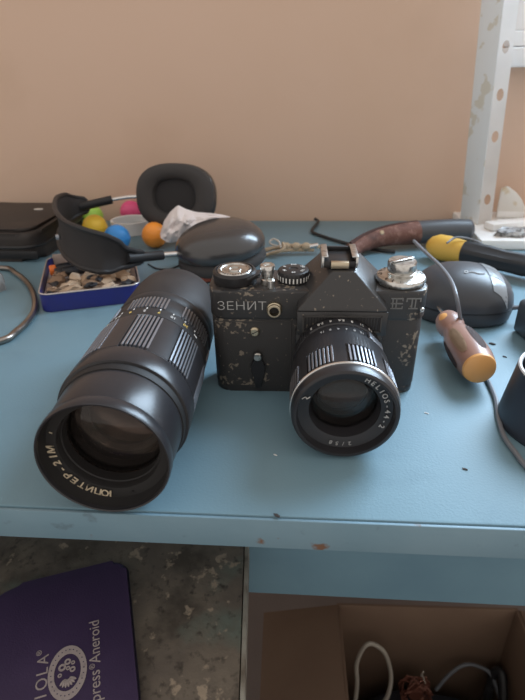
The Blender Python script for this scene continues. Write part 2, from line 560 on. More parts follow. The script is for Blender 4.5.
M_LEATH = worn('worn_leatherette', (.040, .038, .0375), 330,
    [(-.060, 0, .054, .014), (-.050, 0, .054, .011), (-.056, 0, .022, .006), (-.049, 0, .031, .005), (-.046, 0, .006, .010), (-.062, 0, .006, .012),
     (-.034, 0, .012, .007), (-.041, 0, .010, .006), (.0615, 0, .036, .011), (.060, 0, .027, .009), (.064, 0, .045, .007)], .55, (1500, .5))
M_PLATE = worn('worn_top_enamel', (.034, .033, .0335), 380,
    [(-.068, 0, .058, .006), (-.067, 0, .077, .006), (.0, -.006, .067, .006), (-.045, .004, .077, .012), (-.02, .006, .077, .010), (.06, .0, .059, .008), (.068, .004, .077, .006)], .34, (400, .05))
obj('base_plate', prism(endpts(W2 - .0005, 0, .033, .010), 0, .0052, .0008), M_PLATE, camera)
obj('body', prism(endpts(W2, -.0004, .0334, .011), .0054, .0568, .0005), M_LEATH, camera)
obj('top_plate', prism(endpts(W2 + .0004, -.0008, .034, .0095), .0570, .0770, .0016, 3), M_PLATE, camera)
# recessed outline of the left leather panel
M_LINE = mat('panel_edge', (.06, .057, .055), .5)
obj('panel_trim', tube([(-.0166, -.0006, z) for z in (.007, .03, .0545)] + [(x, -.0006, .0553) for x in (-.0185, -.04, -.0668)], .00035, 5, 2), M_LINE, camera)
AX, AZ = .0138, .0350
# mirror box / mount panel
obj('mount_panel', prism(rrect(.056, .050, .003, 4, AX + .0005, .0280), 0, .0055, .0010), M_PLATE, camera, M=RX(PI/2))
# selenium window under the prism
mw = obj('meter_window', box(AX - .0268, AX + .0295, -.0100, .004, .0505, .0672, .0008), M_PLATE, camera)
obj('meter_frame', lathe([(1, 0), (1, .0008), (.965, .0008), (.955, .0002)], 4, sx=1, sy=1), M_LINE, mw, smooth=0).hide_render = True
bpy.data.objects.remove(bpy.data.objects['meter_frame'])
x0, x1, z0, z1 = AX - .0232, AX + .0258, .0533, .0648
fr = box(x0, x1, -.0108, -.0100, z0, z0 + .0009)
box(x0, x1, -.0108, -.0100, z1 - .0009, z1, bm=fr); box(x0, x0 + .0009, -.0108, -.0100, z0, z1, bm=fr); box(x1 - .0009, x1, -.0108, -.0100, z0, z1, bm=fr)
obj('window_frame', fr, M_LINE, mw, smooth=0)
fr = None
for k in range(26):
    x = x0 + .0014 + k*.00182
    fr = box(x, x + .0010, -.0104, -.0099, z0 + .0011, z1 - .0011, bm=fr)
obj('ribbed_panel', fr, M_ANOD2, mw, smooth=0)
# prism housing
pb = bmesh.new()
PXc = AX + .0013
def loop(pts):
    return [pb.verts.new(p) for p in pts]
L0 = loop([(PXc - .0282, -.0098, .0670), (PXc + .0282, -.0098, .0670), (PXc + .0282, .034, .0670), (PXc - .0282, .034, .0670)])
L1 = loop([(PXc - .0270, -.0098, .0690), (PXc + .0270, -.0098, .0690), (PXc + .0270, .034, .0770), (PXc - .0270, .034, .0770)])
L2 = loop([(PXc - .0068, -.0020, .0905), (PXc + .0068, -.0020, .0905), (PXc + .0130, .030, .0912), (PXc - .0130, .030, .0912)])
pb.faces.new(L0[::-1])
for A, B in ((L0, L1), (L1, L2)):
    for i in range(4):
        pb.faces.new((A[i], A[(i+1) % 4], B[(i+1) % 4], B[i]))
pb.faces.new(L2)
bmesh.ops.bevel(pb, geom=pb.edges[:], offset=.0010, segments=2, profile=.5, affect='EDGES')
ph = obj('prism_housing', pb, M_PLATE, camera)
# accessory shoe
SXc, SZc = PXc - .0022, .0022
sh = obj('accessory_shoe', box(SXc - .0098, SXc + .0098, .003, .024, .0912, .0930 + SZc, .0003), M_BLACK, camera)
for q_ in (-1, 1):
    obj('rail', box(SXc + q_*.0104 - .0008, SXc + q_*.0104 + .0008, .002, .0245, .0914, .0965 + SZc, .0003), M_CHROME, sh)
    obj('rail_lip', box(SXc + q_*.0092 - .0020, SXc + q_*.0092 + .0020, .002, .0245, .0958 + SZc, .0967 + SZc, .0002), M_CHROME, sh)
obj('contact_spring', box(SXc - .0055, SXc + .0055, .0005, .0035, .0913, .0935 + SZc, .0004), M_BRASS, sh)
obj('back_stop', box(SXc - .0098, SXc + .0098, .0225, .0245, .0930 + SZc, .0955 + SZc, .0003), M_ANOD2, sh)
# wind lever and frame counter
def knurl(n, d):
    return lambda i, a: d*(1 if int(a/(2*PI)*n*2) % 2 else 0)
WC = Vector((-.0535, .0165, .0772))
wl = obj('wind_lever', lathe([(0, 0), (.0138, 0), (.0142, .0012), (.0142, .0062), (.0132, .0075), (.0122, .0078), (.0120, .0070), (0, .0070)], 72), M_BLACK, camera, M=T(*WC))
obj('counter_disc', lathe([(0, .0074), (.0030, .0076), (.0030, .0082), (.0042, .0082), (.0044, .0074), (.0085, .0074), (.0090, .0080), (.0106, .0080), (.0112, .0072)], 48), M_CHROME, wl, M=T(*WC))
mk = None
for k in range(36):
    a = 2*PI*k/36
    mk = box(.0093, .0106 if k % 3 else .0112, -.00018, .00018, .0080, .00815, bm=mk, M=T(*WC) @ RZ(a))
for k in range(5):
    mk = tube([(.0060*math.cos(a), .0060*math.sin(a), .0075) for a in [k*1.257 + j*.12 for j in range(6)]], .0003, 5, 1, bm=mk) if False else mk
obj('counter_marks', mk, M_ANOD2, wl, smooth=0)
obj('lever_arm', prism([(-.004, -.0135), (.010, -.011), (.0165, -.004), (.0172, .004), (.0150, .004), (.013, -.002), (.006, -.007), (-.004, -.009)], .0030, .0058, .0006), M_BLACK, wl, M=T(*WC))
# shutter release
SB = Vector((-.0318, .0115, .0772))
sb = obj('shutter_release', lathe([(0, 0), (.0046, 0), (.0046, .0030), (.0036, .0036), (.0036, .0065), (.0041, .0069), (.0041, .0092), (.0048, .0096), (.0048, .0118), (.0042, .0126), (.0022, .0126), (.0019, .0116), (0, .0116)], 32, rfun=lambda i, a: (.00025 if int(a*8) % 2 and i in (9, 10) else 0)), M_CHROME, camera, M=T(*SB))
obj('rewind_release', lathe([(0, 0), (.0026, 0), (.0026, .0052), (.0022, .0056), (0, .0056)], 20), M_CHROME, camera, M=T(-.0295, .0040, .0772))
# shutter speed dial
SD = Vector((-.0152, .0175, .0772))
sd = obj('shutter_speed_dial', lathe([(0, 0), (.0104, 0), (.0104, .0058), (.0098, .0068), (.0086, .0074), (.0030, .0076), (.0026, .0070), (0, .0070)], 80, rfun=lambda i, a: (-.0004 if int(a/(2*PI)*40 + .25) % 2 and i in (1, 2) else 0)), M_BLACK, camera, M=T(*SD))
mk = None
for i, ch in enumerate(('500', '250', '125', '60', '30', 'B')):
    mk = text_bm(ch, .0026, bm=mk, M=T(*SD) @ RZ(-i*PI/3) @ T(0, .0066, .0077))
obj('speed_numbers', mk, M_WHITE, sd, smooth=0)
mk = None
for k in range(14):
    a = -PI/2 + (k - 7)*.23
    mk = box(.01035, .01055, -.0004, .0004, .0012, .0044, bm=mk, M=T(*SD) @ RZ(a))
obj('dial_marks', mk, M_WHITE, sd, smooth=0)
# rewind knob
RW = Vector((.0535, .0160, .0772))
rd = obj('film_dial', lathe([(0, 0), (.0152, 0), (.0160, .0010), (.0160, .0028), (.0150, .0040), (.0112, .0052), (0, .0052)], 72, rfun=lambda i, a: (-.0005 if int(a/(2*PI)*60) % 2 and i in (2, 3) else 0)), M_CHROME, camera, M=T(*RW))
mk = None
for i, ch in enumerate('16 32 65 130 250 '):
    if ch != ' ':
        mk = text_bm(ch, .0028, bm=mk, M=T(*RW) @ RZ(-i*2*PI/17) @ T(0, .0132, .0048) @ RX(-.3))
obj('film_numbers', mk, M_ANOD2, rd, smooth=0)
rk = obj('rewind_knob', lathe([(0, .0052), (.0090, .0052), (.0092, .0066), (.0086, .0070), (.0090, .0078), (.0092, .0126), (.0084, .0138), (0, .0138)], 48, rfun=lambda i, a: (-.0004 if int(a/(2*PI)*48) % 2 and i in (4, 5) else 0)), M_CHROME, camera, M=T(*RW))
obj('crank_handle', box(-.0080, .0080, -.0016, .0016, .0140, .0150, .0004), M_STEEL, rk, M=T(*RW) @ RZ(.5))
obj('crank_slot', box(-.0076, .0060, .0019, .0026, .0136, .0140), M_ANOD2, rk, M=T(*RW) @ RZ(.5))
# sync socket, screws, self timer
ss = obj('flash_socket', lathe([(.0030, 0), (.0049, 0), (.0049, .0022), (.0044, .0028), (.0044, .0046), (.0040, .0050), (.0031, .0050), (.0030, .0012)], 32, True), M_BRASS, camera, M=T(-.0272, -.0008, .0650) @ RX(PI/2))
obj('socket_core', lathe([(0, .0015), (.0030, .0015), (.0030, .0005), (0, .0005)], 20), M_INNER, ss, M=T(-.0272, -.0008, .0650) @ RX(PI/2))
def screw(x, z, r, m, h=.0012):
    s_ = obj('screw', lathe([(0, 0), (r, 0), (r, h*.5), (r*.75, h), (0, h)], 20), m, camera, M=T(x, -.0004, z) @ RX(PI/2))
    obj('slot', box(-r*.75, r*.75, -r*.10, r*.10, h*.98, h*1.02), M_ANOD2, s_, M=T(x, -.0004, z) @ RX(PI/2) @ RY(0) @ RZ(.5))
screw(-.0402, .0480, .0033, M_BRASS, .0020)
screw(.0655, .0645, .0016, M_STEEL)
st = obj('self_timer_lever', prism([(-.0016, .002), (.0016, .002), (.0026, -.004), (.0048, -.0065), (.0048, -.0115), (.0030, -.0145), (.0019, -.0250), (-.0019, -.0250), (-.0030, -.0145), (-.0048, -.0115), (-.0048, -.0065), (-.0026, -.004)], .0006, .0030, .0005), M_ANOD, camera, M=T(-.0385, -.0004, .0300) @ RX(PI/2))
obj('lever_screw', lathe([(0, .003), (.0031, .003), (.0031, .0040), (.0024, .0048), (0, .0048)], 24), M_CHROME, st, M=T(-.0385, -.0004, .0305) @ RX(PI/2))
# names
obj('name_lettering', text_bm('ЗЕНИТ', .0084, M=T(-.0480, -.0010, .0664) @ RX(PI/2), sx=1.16, bold=-.00010), M_GREYTXT, camera, smooth=0)
# double-line emblem letters on the right
em = None
def bar(x, z, w, h):
    global em
    em = box(x, x + w, -.0013, -.0008, z, z + h, bm=em)
lx, lz = .0465, .0652
for d in (0, .0022):
    bar(lx + d, lz, .0008, .0075)
for z in (0, .0034, .0068):
    bar(lx - .0008, lz + z, .0075, .0008)
bar(lx + .0062, lz + .0055, .0006, .0018); bar(lx + .0062, lz + .0002, .0006, .0018)
for d in (0, .0022):
    bar(lx + .0118 + d, lz, .0008, .0070)
bar(lx + .0086, lz + .0068, .0092, .0008); bar(lx + .0086, lz + .0050, .0008, .0020); bar(lx + .0170, lz + .0050, .0008, .0020); bar(lx + .0104, lz, .0058, .0008)
obj('emblem_letters', em, mat('dull_silver_print', (.17, .17, .165), .5), camera, smooth=0)
# the lens on the camera: axis -y of the camera
LM = T(AX, -.0055, AZ) @ RX(PI/2)
def patched(depth, nseg, spans, ringset):
    """ridges only inside the angular spans (degrees)"""
    def f(i, a):
        if i not in ringset:
            return 0
        d = math.degrees(a) % 360
        for lo_, hi_ in spans:
            if lo_ <= d <= hi_:
                ph = (d - lo_) / (hi_ - lo_) * nseg
                return 0 if ph % 1 < .5 else -depth
        return 0
    return f
lens = obj('lens', lathe([(.0265, 0), (.0272, .0005), (.0272, .0036), (.0262, .0040), (.0262, .0046)], 96), M_ANOD, camera, M=LM)
obj('aperture_ring', lathe([(.0262, .0046), (.0282, .0050), (.0288, .0056), (.0288, .0120), (.0282, .0128), (.0268, .0132)], 288,
    rfun=patched(.0009, 12, [(0, 50), (130, 180), (215, 325)], (2, 3))), M_ANOD, lens, M=LM)
obj('scale_ring', lathe([(.0268, .0130), (.0280, .0134), (.0280, .0228), (.0274, .0234), (.0274, .0242)], 96), M_ANOD, lens, M=LM)
spans = [(k*45 + 13.5, k*45 + 44.5) for k in range(8)]
fr_ = obj('focus_ring', lathe([(.0274, .0240), (.0294, .0244), (.0299, .0250), (.0301, .0390), (.0302, .0396), (.0304, .0580), (.0296, .0586)], 576,
    rfun=patched(.0013, 7, spans, (4, 5))), M_ANOD, lens, M=LM, smooth=25)
for a0, b0 in spans:
    for k in range(7):
        a = math.radians(a0 + (b0 - a0)*(k + .25)/7)
        obj('ridge', box(.0298, .0307, -.00055, .00055, 0.0410, .0570, .0001, 1, M=LM @ RZ(a)), M_GROOVE, fr_, smooth=0)
obj('distance_tab', box(.0278, .0293, -.006, .006, .0150, .0226, .0003), M_GROOVE, lens, M=LM @ RZ(math.radians(44)))
obj('front_barrel', lathe([(.0290, .0582), (.0298, .0590), (.0302, .0606), (.0301, .0640), (.0294, .0664), (.0282, .0672), (.0270, .0670), (.0264, .0650), (.0262, .0620), (.0200, .0602), (.0196, .0590), (.0192, .0530), (.0180, .0490), (.0180, .0340)], 120), M_ANOD, lens, M=LM)
obj('silver_rim', lathe([(.0298, .0586), (.0306, .0588), (.0309, .0594), (.0307, .0601), (.0300, .0603)], 120), M_STEEL, lens, M=LM)
obj('front_element', lathe([(0, .0575), (.008, .0569), (.014, .0553), (.0191, .0526), (.0191, .0510), (.010, .0510), (0, .0510)], 64), M_GLASS, lens, M=LM)
obj('inner_element', lathe([(0, .0350), (.006, .0354), (.012, .0368), (.0165, .0390), (.0180, .0410)], 48), M_DARKGLASS, lens, M=LM)
obj('inner_ring', lathe([(.0145, .0420), (.0178, .0426), (.0180, .0420), (.0145, .0412)], 64, True), M_ANOD, lens, M=LM)
obj('name_lettering', ring_text('HELIOS-44-2', .0233, .0042, 62, 8.8, LM @ T(0, 0, .0621), bold=.00006), M_GREYTXT, lens, smooth=0)
obj('focal_lettering', ring_text('2/58', .0233, .0038, -80, 9, LM @ T(0, 0, .0621)), M_GREYTXT, lens, smooth=0)
em = tube([(-.0016, .0018, 0), (.0004, .0004, 0), (-.0006, -.0006, 0), (.0014, -.0018, 0)], .0003, 5, 2)
bmesh.ops.transform(em, matrix=LM @ RZ(math.radians(158)) @ T(.0233, 0, .0620) @ RZ(-PI/2), verts=em.verts)
obj('maker_mark', em, M_WHITE, lens, smooth=0)
for i, ch in enumerate(('16', '11', '8', '5.6', '4', '2.8', '2')):
    a = math.radians(50 + i*13)
    obj('aperture_number', text_bm(ch, .0034, M=LM @ RZ(a) @ T(.02890, 0, .0088) @ RZ(PI/2) @ RX(PI/2)), M_WHITE, lens, smooth=0)
for i, ch in enumerate(('16', '8', '4', '4', '8', '16')):
    a = math.radians(64 + i*10)
    obj('depth_number', text_bm(ch, .0030, M=LM @ RZ(a) @ T(.02808, 0, .0180) @ RZ(PI/2) @ RX(PI/2)), M_GREYTXT, lens, smooth=0)

# ------------------------------------------------------------------ telephoto lens lying on the table
JR = .0362
JF = at(102, 461, JR)
JF.z = 0
tele = empty('telephoto_lens', JF, math.radians(-3.4), 'long black telephoto lens with ribbed rings lying on the table', 'lens')
JM = T(0, 0, JR) @ RX(PI/2)                   # local z -> towards the viewer; t goes backwards (-z)
def jl(name, prof, m, seg=128, rfun=None, parent=None, closed=False, smooth=35):
    return obj(name, lathe([(r, -t) for r, t in prof], seg, closed, rfun), m, parent or tele, smooth, M=JM)
hood = jl('front_ring', [(.0322, .0100), (.0318, .0010), (.0320, 0), (.0328, -.0003), (.0333, .0008), (.0333, .0062), (.0328, .0072), (.0320, .0080)], M_ANOD, closed=False)
jl('hood_barrel', [(.0322, .0072), (.0326, .0082), (.0334, .0300), (.0330, .0322)], M_ANOD)
jl('step_ring', [(.0330, .0300), (.0340, .0302), (.0345, .0320), (.0345, .0355), (.0336, .0360)], M_INNER)
jl('flange_ring', [(.0340, .0352), (.0358, .0356), (.0362, .0366), (.0362, .0500), (.0357, .0512), (.0350, .0518)], M_ANOD)
spans = [(k*45 + 3, k*45 + 29) for k in range(8)]
rot = 20
fr_ = jl('focus_ring', [(.0350, .0512), (.0356, .0524), (.0356, .0930), (.0350, .0942), (.0338, .0946)], M_ANOD, 576, patched(.0014, 7, [(a + rot, b + rot) for a, b in spans if b + rot < 360], (1, 2)), smooth=25)
for a0, b0 in spans:
    for k in range(7):
        a = math.radians(a0 + rot + (b0 - a0)*(k + .25)/7)
        obj('ridge', box(.0350, .0360, -.00060, .00060, -.0920, -.0535, .0001, 1, M=JM @ RZ(a)), M_GROOVE, fr_, smooth=0)
jl('scale_ring', [(.0338, .0942), (.0349, .0950), (.0349, .1050), (.0342, .1058)], M_ANOD2)
ar_ = jl('aperture_ring', [(.0336, .1055), (.0342, .1064), (.0342, .1230), (.0336, .1240)], M_ANOD2)
for k in range(90):
    if k % 15 < 11:
        obj('ridge', box(.0336, .0350, -.00055, .00055, -.1226, -.1068, M=JM @ RZ(2*PI*(k + 3)/90)), M_GROOVE, ar_, smooth=0)
jl('rear_barrel', [(.0336, .1235), (.0346, .1250), (.0346, .1330), (.0341, .1340), (.0344, .1360), (.0340, .1720), (.0326, .1850), (.0305, .1885), (0, .1887)], M_ANOD2)
for i, ch in enumerate(('2.5', '3', '3.5', '4', '5', '7', '10', '20', '∞')):
    a = math.radians(150 - i*15)
    obj('distance_number', text_bm(ch, .0038, M=JM @ RZ(a) @ T(.03495, 0, -.1000) @ RZ(PI/2) @ RX(PI/2)), M_YELTXT if i % 2 else M_WHITE, tele, smooth=0)
for i in range(9):
    a = math.radians(145 - i*14)
    obj('index_mark', box(.03485, .03500, -.0004, .0004, -.1048, -.1030, M=JM @ RZ(a)), M_WHITE, tele, smooth=0)
# front inside
jl('inner_cone', [(.0320, .0008), (.0312, .0080), (.0308, .0088), (.0262, .0096), (.0258, .0104), (.0256, .0140), (.0250, .0145), (.0248, .0260), (.0226, .0280), (.0221, .0700)], M_INNER)
jl('front_element', [(0, .0165), (.010, .0170), (.018, .0182), (.0249, .0202), (.0249, .0225), (.012, .0225), (0, .0225)], M_GLASS, 72)
jl('inner_element', [(0, .0480), (.010, .0474), (.018, .0460), (.0224, .0440)], M_REARGLASS, 64)
jl('inner_ring', [(.0185, .036), (.0224, .0355), (.0224, .0365), (.0185, .037)], M_ANOD2, 64, closed=True)
M_CREAM = mat('faded_cream_engraving', (.55, .46, .33), .6)
obj('name_lettering', ring_text('ЮПИТЕР-21М', .0287, .0058, -100, 8.8, JM @ T(0, 0, -.0084), bold=.00012), M_CREAM, tele, smooth=0)
obj('ring_mark', box(-.0008, .0008, -.0003, .0003, 0, .0001, M=JM @ RZ(math.radians(160)) @ T(.0285, 0, -.0086)), M_CREAM, tele, smooth=0)
obj('set_screw', lathe([(0, 0), (.0007, 0), (.0007, .0004), (0, .0004)], 10), M_INNER, tele, M=JM @ RZ(math.radians(-72)) @ T(.0288, 0, -.0090))

# ------------------------------------------------------------------ headphones
M_HSHELL = mat('dark_metal_shell', (.045, .042, .042), .26, spec=.7, coat=.3)
M_HCUSH = mat('dark_knit_cushion', (.052, .048, .047), .85, bump=(1500, .5))
M_HMESH = mat('dark_knit_canopy', (.030, .028, .029), .8, bump=(1800, .5))
M_HFRAME = mat('headband_rubber', (.020, .020, .022), .5)
hp = empty('headphones', (-.12, .61, 0), 0, 'dark over-ear headphones with knit headband and steel stems lying on their side', 'headphones')
HM = T(.12, -.61, 0)
def puck(name, prof, a, b, m, Mx, parent, n=2.5, seg=64):
    return obj(name, lathe(prof, seg, sx=a, sy=b, npow=n), m, parent, M=HM @ Mx)
def cup(Mx, a, b, n):
    s_ = puck('ear_cup', [(0, .018), (.35, .0174), (.62, .0150), (.82, .0098), (.95, .0025), (1, -.004), (.99, -.009), (.94, -.012), (.6, -.013), (0, -.013)], a, b, M_HSHELL, Mx, hp, n)
    puck('cushion', [(.90, -.0125), (.97, -.016), (.99, -.021), (.96, -.025), (.88, -.0275), (.78, -.0285), (.66, -.0275), (.56, -.024), (.525, -.019), (.52, -.0135)], a, b, M_HCUSH, Mx, s_, n)
    puck('ear_mesh', [(0, -.0175), (.52, -.0170), (.525, -.0145), (0, -.0145)], a, b, M_HMESH, Mx, s_, n)
CB = T(-.045, .568, .0372) @ RX(math.radians(6)) @ RY(math.radians(-5)) @ RZ(math.radians(8))
cup(CB, .0500, .0440, 2.1)
# the far cup stands with its cushion towards the viewer
CA = T(-.1060, .708, .0560) @ RZ(math.radians(-8)) @ RX(math.radians(-101))
cup(CA, .0515, .0410, 2.5)
HQ = [(188, 253, .556, .0032), (163, 255, .545, .0042), (142, 257, .532, .0052), (127, 258, .518, .009), (112, 256, .508, .0165), (98, 253, .504, .0195), (78, 247, .515, .0205), (64, 238, .545, .020),
      (57, 226, .590, .019), (58, 214, .640, .018), (66, 208, .680, .0165), (78, 206, .700, .011), (92, 204.5, .708, .0052), (112, 200, .710, .0042)]
path = [aty(q[0], q[1], q[2]) for q in HQ]
wid = [q[3] for q in HQ]
dense = smooth_path(path, 6)
wd = []
for i in range(len(wid)-1):
    for k in range(6):
        t = k/6
        t = t*t*(3-2*t)
        wd.append(wid[i]*(1-t) + wid[i+1]*t)
wd.append(wid[-1])
bmh = bmesh.new()
N = len(dense)
topE, botE, rows = [], [], []
for i, p in enumerate(dense):
    t = (dense[min(i+1, N-1)] - dense[max(i-1, 0)]).normalized()
    up = Vector((.0, -.22, 1.0)) if i < N*.55 else Vector((.0, .30, 1.0))
    up = Vector((0, -.25 + .75*(i/(N-1)), 1))
    up = (up - t*up.dot(t)).normalized()
    nr = t.cross(up).normalized()
    row = []
    for s in (-1, -.6, 0, .6, 1):
        bow = .0035*(1 - s*s) if wd[i] > .008 else 0
        row.append(p + up*wd[i]*s*.97 + nr*bow)
    rows.append((row, nr))
    topE.append(p + up*wd[i]); botE.append(p - up*wd[i])
th = .0022
def strip(sgn):
    return [[bmh.verts.new(q + nr*sgn*th/2) for q in row] for row, nr in rows]
SA, SB_ = strip(1), strip(-1)
lo_i, hi_i = 12, N - 8
for i in range(lo_i, hi_i):
    for k in range(4):
        bmh.faces.new((SA[i][k], SA[i][k+1], SA[i+1][k+1], SA[i+1][k]))
        bmh.faces.new((SB_[i][k], SB_[i+1][k], SB_[i+1][k+1], SB_[i][k+1]))
    for k in (0, 4):
        bmh.faces.new((SA[i][k], SA[i+1][k], SB_[i+1][k], SB_[i][k]))
for i in (lo_i, hi_i):
    for k in range(4):
        bmh.faces.new((SA[i][k], SB_[i][k], SB_[i][k+1], SA[i][k+1]))
bmesh.ops.delete(bmh, geom=[v for v in bmh.verts if not v.link_faces], context='VERTS')
obj('canopy', bmh, M_HMESH, hp, M=HM)
loopE = topE[lo_i:hi_i+1:2] + botE[lo_i:hi_i+1:2][::-1]
obj('headband_frame', tube(loopE, .0027, 8, 2, True), M_HFRAME, hp, M=HM)
obj('stem_sleeve', tube(dense[6:20:2], .0052, 12, 3), M_HFRAME, hp, M=HM)
obj('stem', tube([Vector((-.083, .560, .034))] + dense[0:9:2], .0031, 12, 3), M_STEEL, hp, M=HM)
sl0, sl1 = aty(80, 207, .700), aty(112, 199.5, .708)
obj('stem_sleeve', tube([sl0, (sl0+sl1)/2, sl1], .0055, 12, 3), M_HFRAME, hp, M=HM)
obj('stem', tube([sl1*.99 + sl0*.01, aty(128, 197, .709), aty(142, 196.5, .708)], .0024, 10, 3), M_STEEL, hp, M=HM)
obj('yoke_clip', box(-.0022, .0022, -.002, .002, -.003, .003, .001), M_GROOVE, hp, M=HM @ T(*aty(58, 237, .548)))

# ------------------------------------------------------------------ toy balls
def ball(px, py, z, r, col, label, sq=1.0):
    c = at(px, py, z)
    o = empty('toy_ball', (c.x, c.y, 0), random.uniform(0, 3), label, 'ball', 'small plastic balls beside the headphones')
    m = mat('ball_plastic_' + label.split()[0], col, .35, bump=(200, .1))
    prof = []
    for k in range(17):
        a = -PI/2 + PI*k/16
        rr = r*math.cos(a)
        prof.append((max(rr, 0) if 0 < k < 16 else 0, z + r*sq*math.sin(a)))
    half = len(prof)//2
    obj('lower_half', lathe(prof[:half+1], 32), m, o)
    obj('upper_half', lathe(prof[half:], 32), m, o)
    obj('seam', lathe([(r*.99, z - .0006), (r*1.015, z - .0006), (r*1.015, z + .0006), (r*.99, z + .0006)], 32, True), m, o)
    return o
ball(117, 238, .0165, .0165, (.05, .30, .74), 'blue plastic ball beside the headphone arm')
ball(154.5, 235, .0165, .0160, (1.0, .35, .05), 'orange plastic ball in front of the crumpled tissue', 1.02)
ball(95, 227, .017, .0165, (1.0, .66, .07), 'yellow plastic ball between the green and blue balls')
ball(92, 216, .0170, .0160, (.42, .75, .12), 'lime green plastic ball behind the yellow ball')
ball(131, 211.5, .0170, .0160, (.75, .09, .24), 'crimson pink ball behind the translucent plastic ring')

# translucent plastic ring
rp = at(127, 229, 0)
M_RING = mat('translucent_plastic', (.88, .85, .83), .4, trans=.12, ior=1.3)
rg = obj('plastic_ring', lathe([(.0252, 0), (.0272, .0004), (.0272, .0176), (.0265, .018), (.0248, .018), (.0242, .0175), (.0242, .0004)], 64, True), M_RING)
rg.location = at(130, 219.5, .018)
rg.location.z = .0005
tag(rg, 'translucent white plastic ring lying between the coloured balls', 'ring')

# crumpled tissue
bmt = bmesh.new()
NX, NY = 40, 14
TOPC = [(160, 234), (164, 221), (170, 212), (178, 205), (186, 209), (196, 212), (210, 213), (222, 214.5), (230, 216.5)]
BOTC = [(161, 238), (166, 242), (172, 243), (180, 240), (188, 234), (198, 228), (210, 224), (222, 220), (230, 217.5)]
def curve_at(C_, u):
    f = u*(len(C_)-1)
    i = min(int(f), len(C_)-2)
    t = f - i
    return (C_[i][0]*(1-t) + C_[i+1][0]*t, C_[i][1]*(1-t) + C_[i+1][1]*t)
TO = Vector((-.085, .640, 0))
def sheet(side):
    g_ = []
    for i in range(NX):
        u = i/(NX-1)
        (xt, yt), (xb, yb) = curve_at(TOPC, u), curve_at(BOTC, u)
        r_ = []
        for j in range(NY):
            v = j/(NY-1)
            edge = min(1, 4*v*(1-v)) * min(1, 5*u*(1-u) + .15)
            n1 = mnoise.noise((u*9, v*4, 1.3 + side)) + .6*abs(mnoise.noise((u*19, v*9, 4.1)))
            y_ = .640 + .022*(v - .5) + side*(.010*edge + .011*n1*edge)
            p = aty(xb + (xt-xb)*v, yb + (yt-yb)*v, y_)
            r_.append(bmt.verts.new(p - TO))
        g_.append(r_)
    for i in range(NX-1):
        for j in range(NY-1):
            bmt.faces.new((g_[i][j], g_[i+1][j], g_[i+1][j+1], g_[i][j+1]))
sheet(-1); sheet(1)
bmesh.ops.remove_doubles(bmt, verts=bmt.verts, dist=.0004)
ts = obj('crumpled_tissue', bmt, mat('white_tissue', (.80, .74, .73), .9, bump=(300, .3)), smooth=18)
ts.location = TO
tag(ts, 'crumpled white paper tissue draped behind the front ear cup', 'tissue')

# ------------------------------------------------------------------ black pouch on the left
M_CASE = mat('black_nylon', (.034, .027, .024), .6, vary=[((.065, .048, .038), 14, .5, .75)], bump=(700, .4))
ca = empty('camera_case', (-.335, .700, 0), math.radians(-6), 'flat black nylon case with zipped rim behind the tin', 'case')
cb2 = prism(rrect(.150, .155, .022, 6), 0, .036, .009, 4)
for v in cb2.verts:
    v.co.z += .006*mnoise.noise((v.co.x*14, v.co.y*14, 2)) * (v.co.z > .02)
obj('body', cb2, M_CASE, ca)
obj('top_panel', prism(rrect(.136, .140, .018, 6), .0345, .0385, .003, 3), M_CASE, ca)
obj('zip', tube([(x, y, .018) for x, y in rrect(.1505, .1555, .022, 4)], .0022, 6, 1, True), M_CABLEK, ca)
obj('badge', lathe([(0, .0012), (.006, .001), (.0068, 0)], 24, sx=1, sy=.55), mat('silver_badge', (.55, .52, .48), .4), ca, M=T(.030, .030, .0383))
obj('strap', box(-.0755, .0755, -.0785, -.0765, .004, .014, .0008), M_CABLEK, ca)

# ------------------------------------------------------------------ tin with oddments
tA, tB, tC = at(38, 296, .018), at(125, 284, .018), at(28, 253, .018)
TR = math.atan2(tB.y - tA.y, tB.x - tA.x)
TW, TD = .094, .118
tin = empty('metal_tin', (tA.x, tA.y, 0), TR - .08, 'open shallow blue tin filled with scraps and small parts', 'tin')
M_TIN = mat('blue_tin_enamel', (.022, .028, .20), .35, vary=[((.03, .035, .15), 30, .45, .7)])
M_TININ = mat('pinkish_bare_tin', (.42, .34, .31), .5, vary=[((.30, .24, .20), 40, .4, .7)])
H = .0185
wallpts = rrect(TW, TD, .010, 6, TW/2, TD/2)
inn = rrect(TW - .0016, TD - .0016, .0092, 6, TW/2, TD/2)
def shell(outer, inner, z0, z1):
    b_ = bmesh.new()
    n = len(outer)
    o0 = [b_.verts.new((x, y, z0)) for x, y in outer]; o1 = [b_.verts.new((x, y, z1)) for x, y in outer]
    i0 = [b_.verts.new((x, y, z0)) for x, y in inner]; i1 = [b_.verts.new((x, y, z1)) for x, y in inner]
    for k in range(n):
        j = (k+1) % n
        b_.faces.new((o0[k], o0[j], o1[j], o1[k])); b_.faces.new((i0[j], i0[k], i1[k], i1[j]))
        b_.faces.new((o1[k], o1[j], i1[j], i1[k])); b_.faces.new((o0[j], o0[k], i0[k], i0[j]))
    return b_
obj('wall', shell(wallpts, inn, .0010, H), M_TIN, tin)
obj('base', prism(rrect(TW - .001, TD - .001, .0095, 6, TW/2, TD/2), 0, .0014, 0), M_TIN, tin)
obj('liner', prism(rrect(TW - .003, TD - .003, .0085, 6, TW/2, TD/2), .0015, .0090, 0), M_TININ, tin)
obj('rim', tube([(x, y, H) for x, y in wallpts], .0008, 6, 1, True), mat('worn_tin_rim', (.55, .50, .48), .35, metal=.7), tin)
obj('far_lining', box(.006, TW - .006, TD - .0035, TD - .0018, .010, H + .004, .0004), M_TININ, tin)
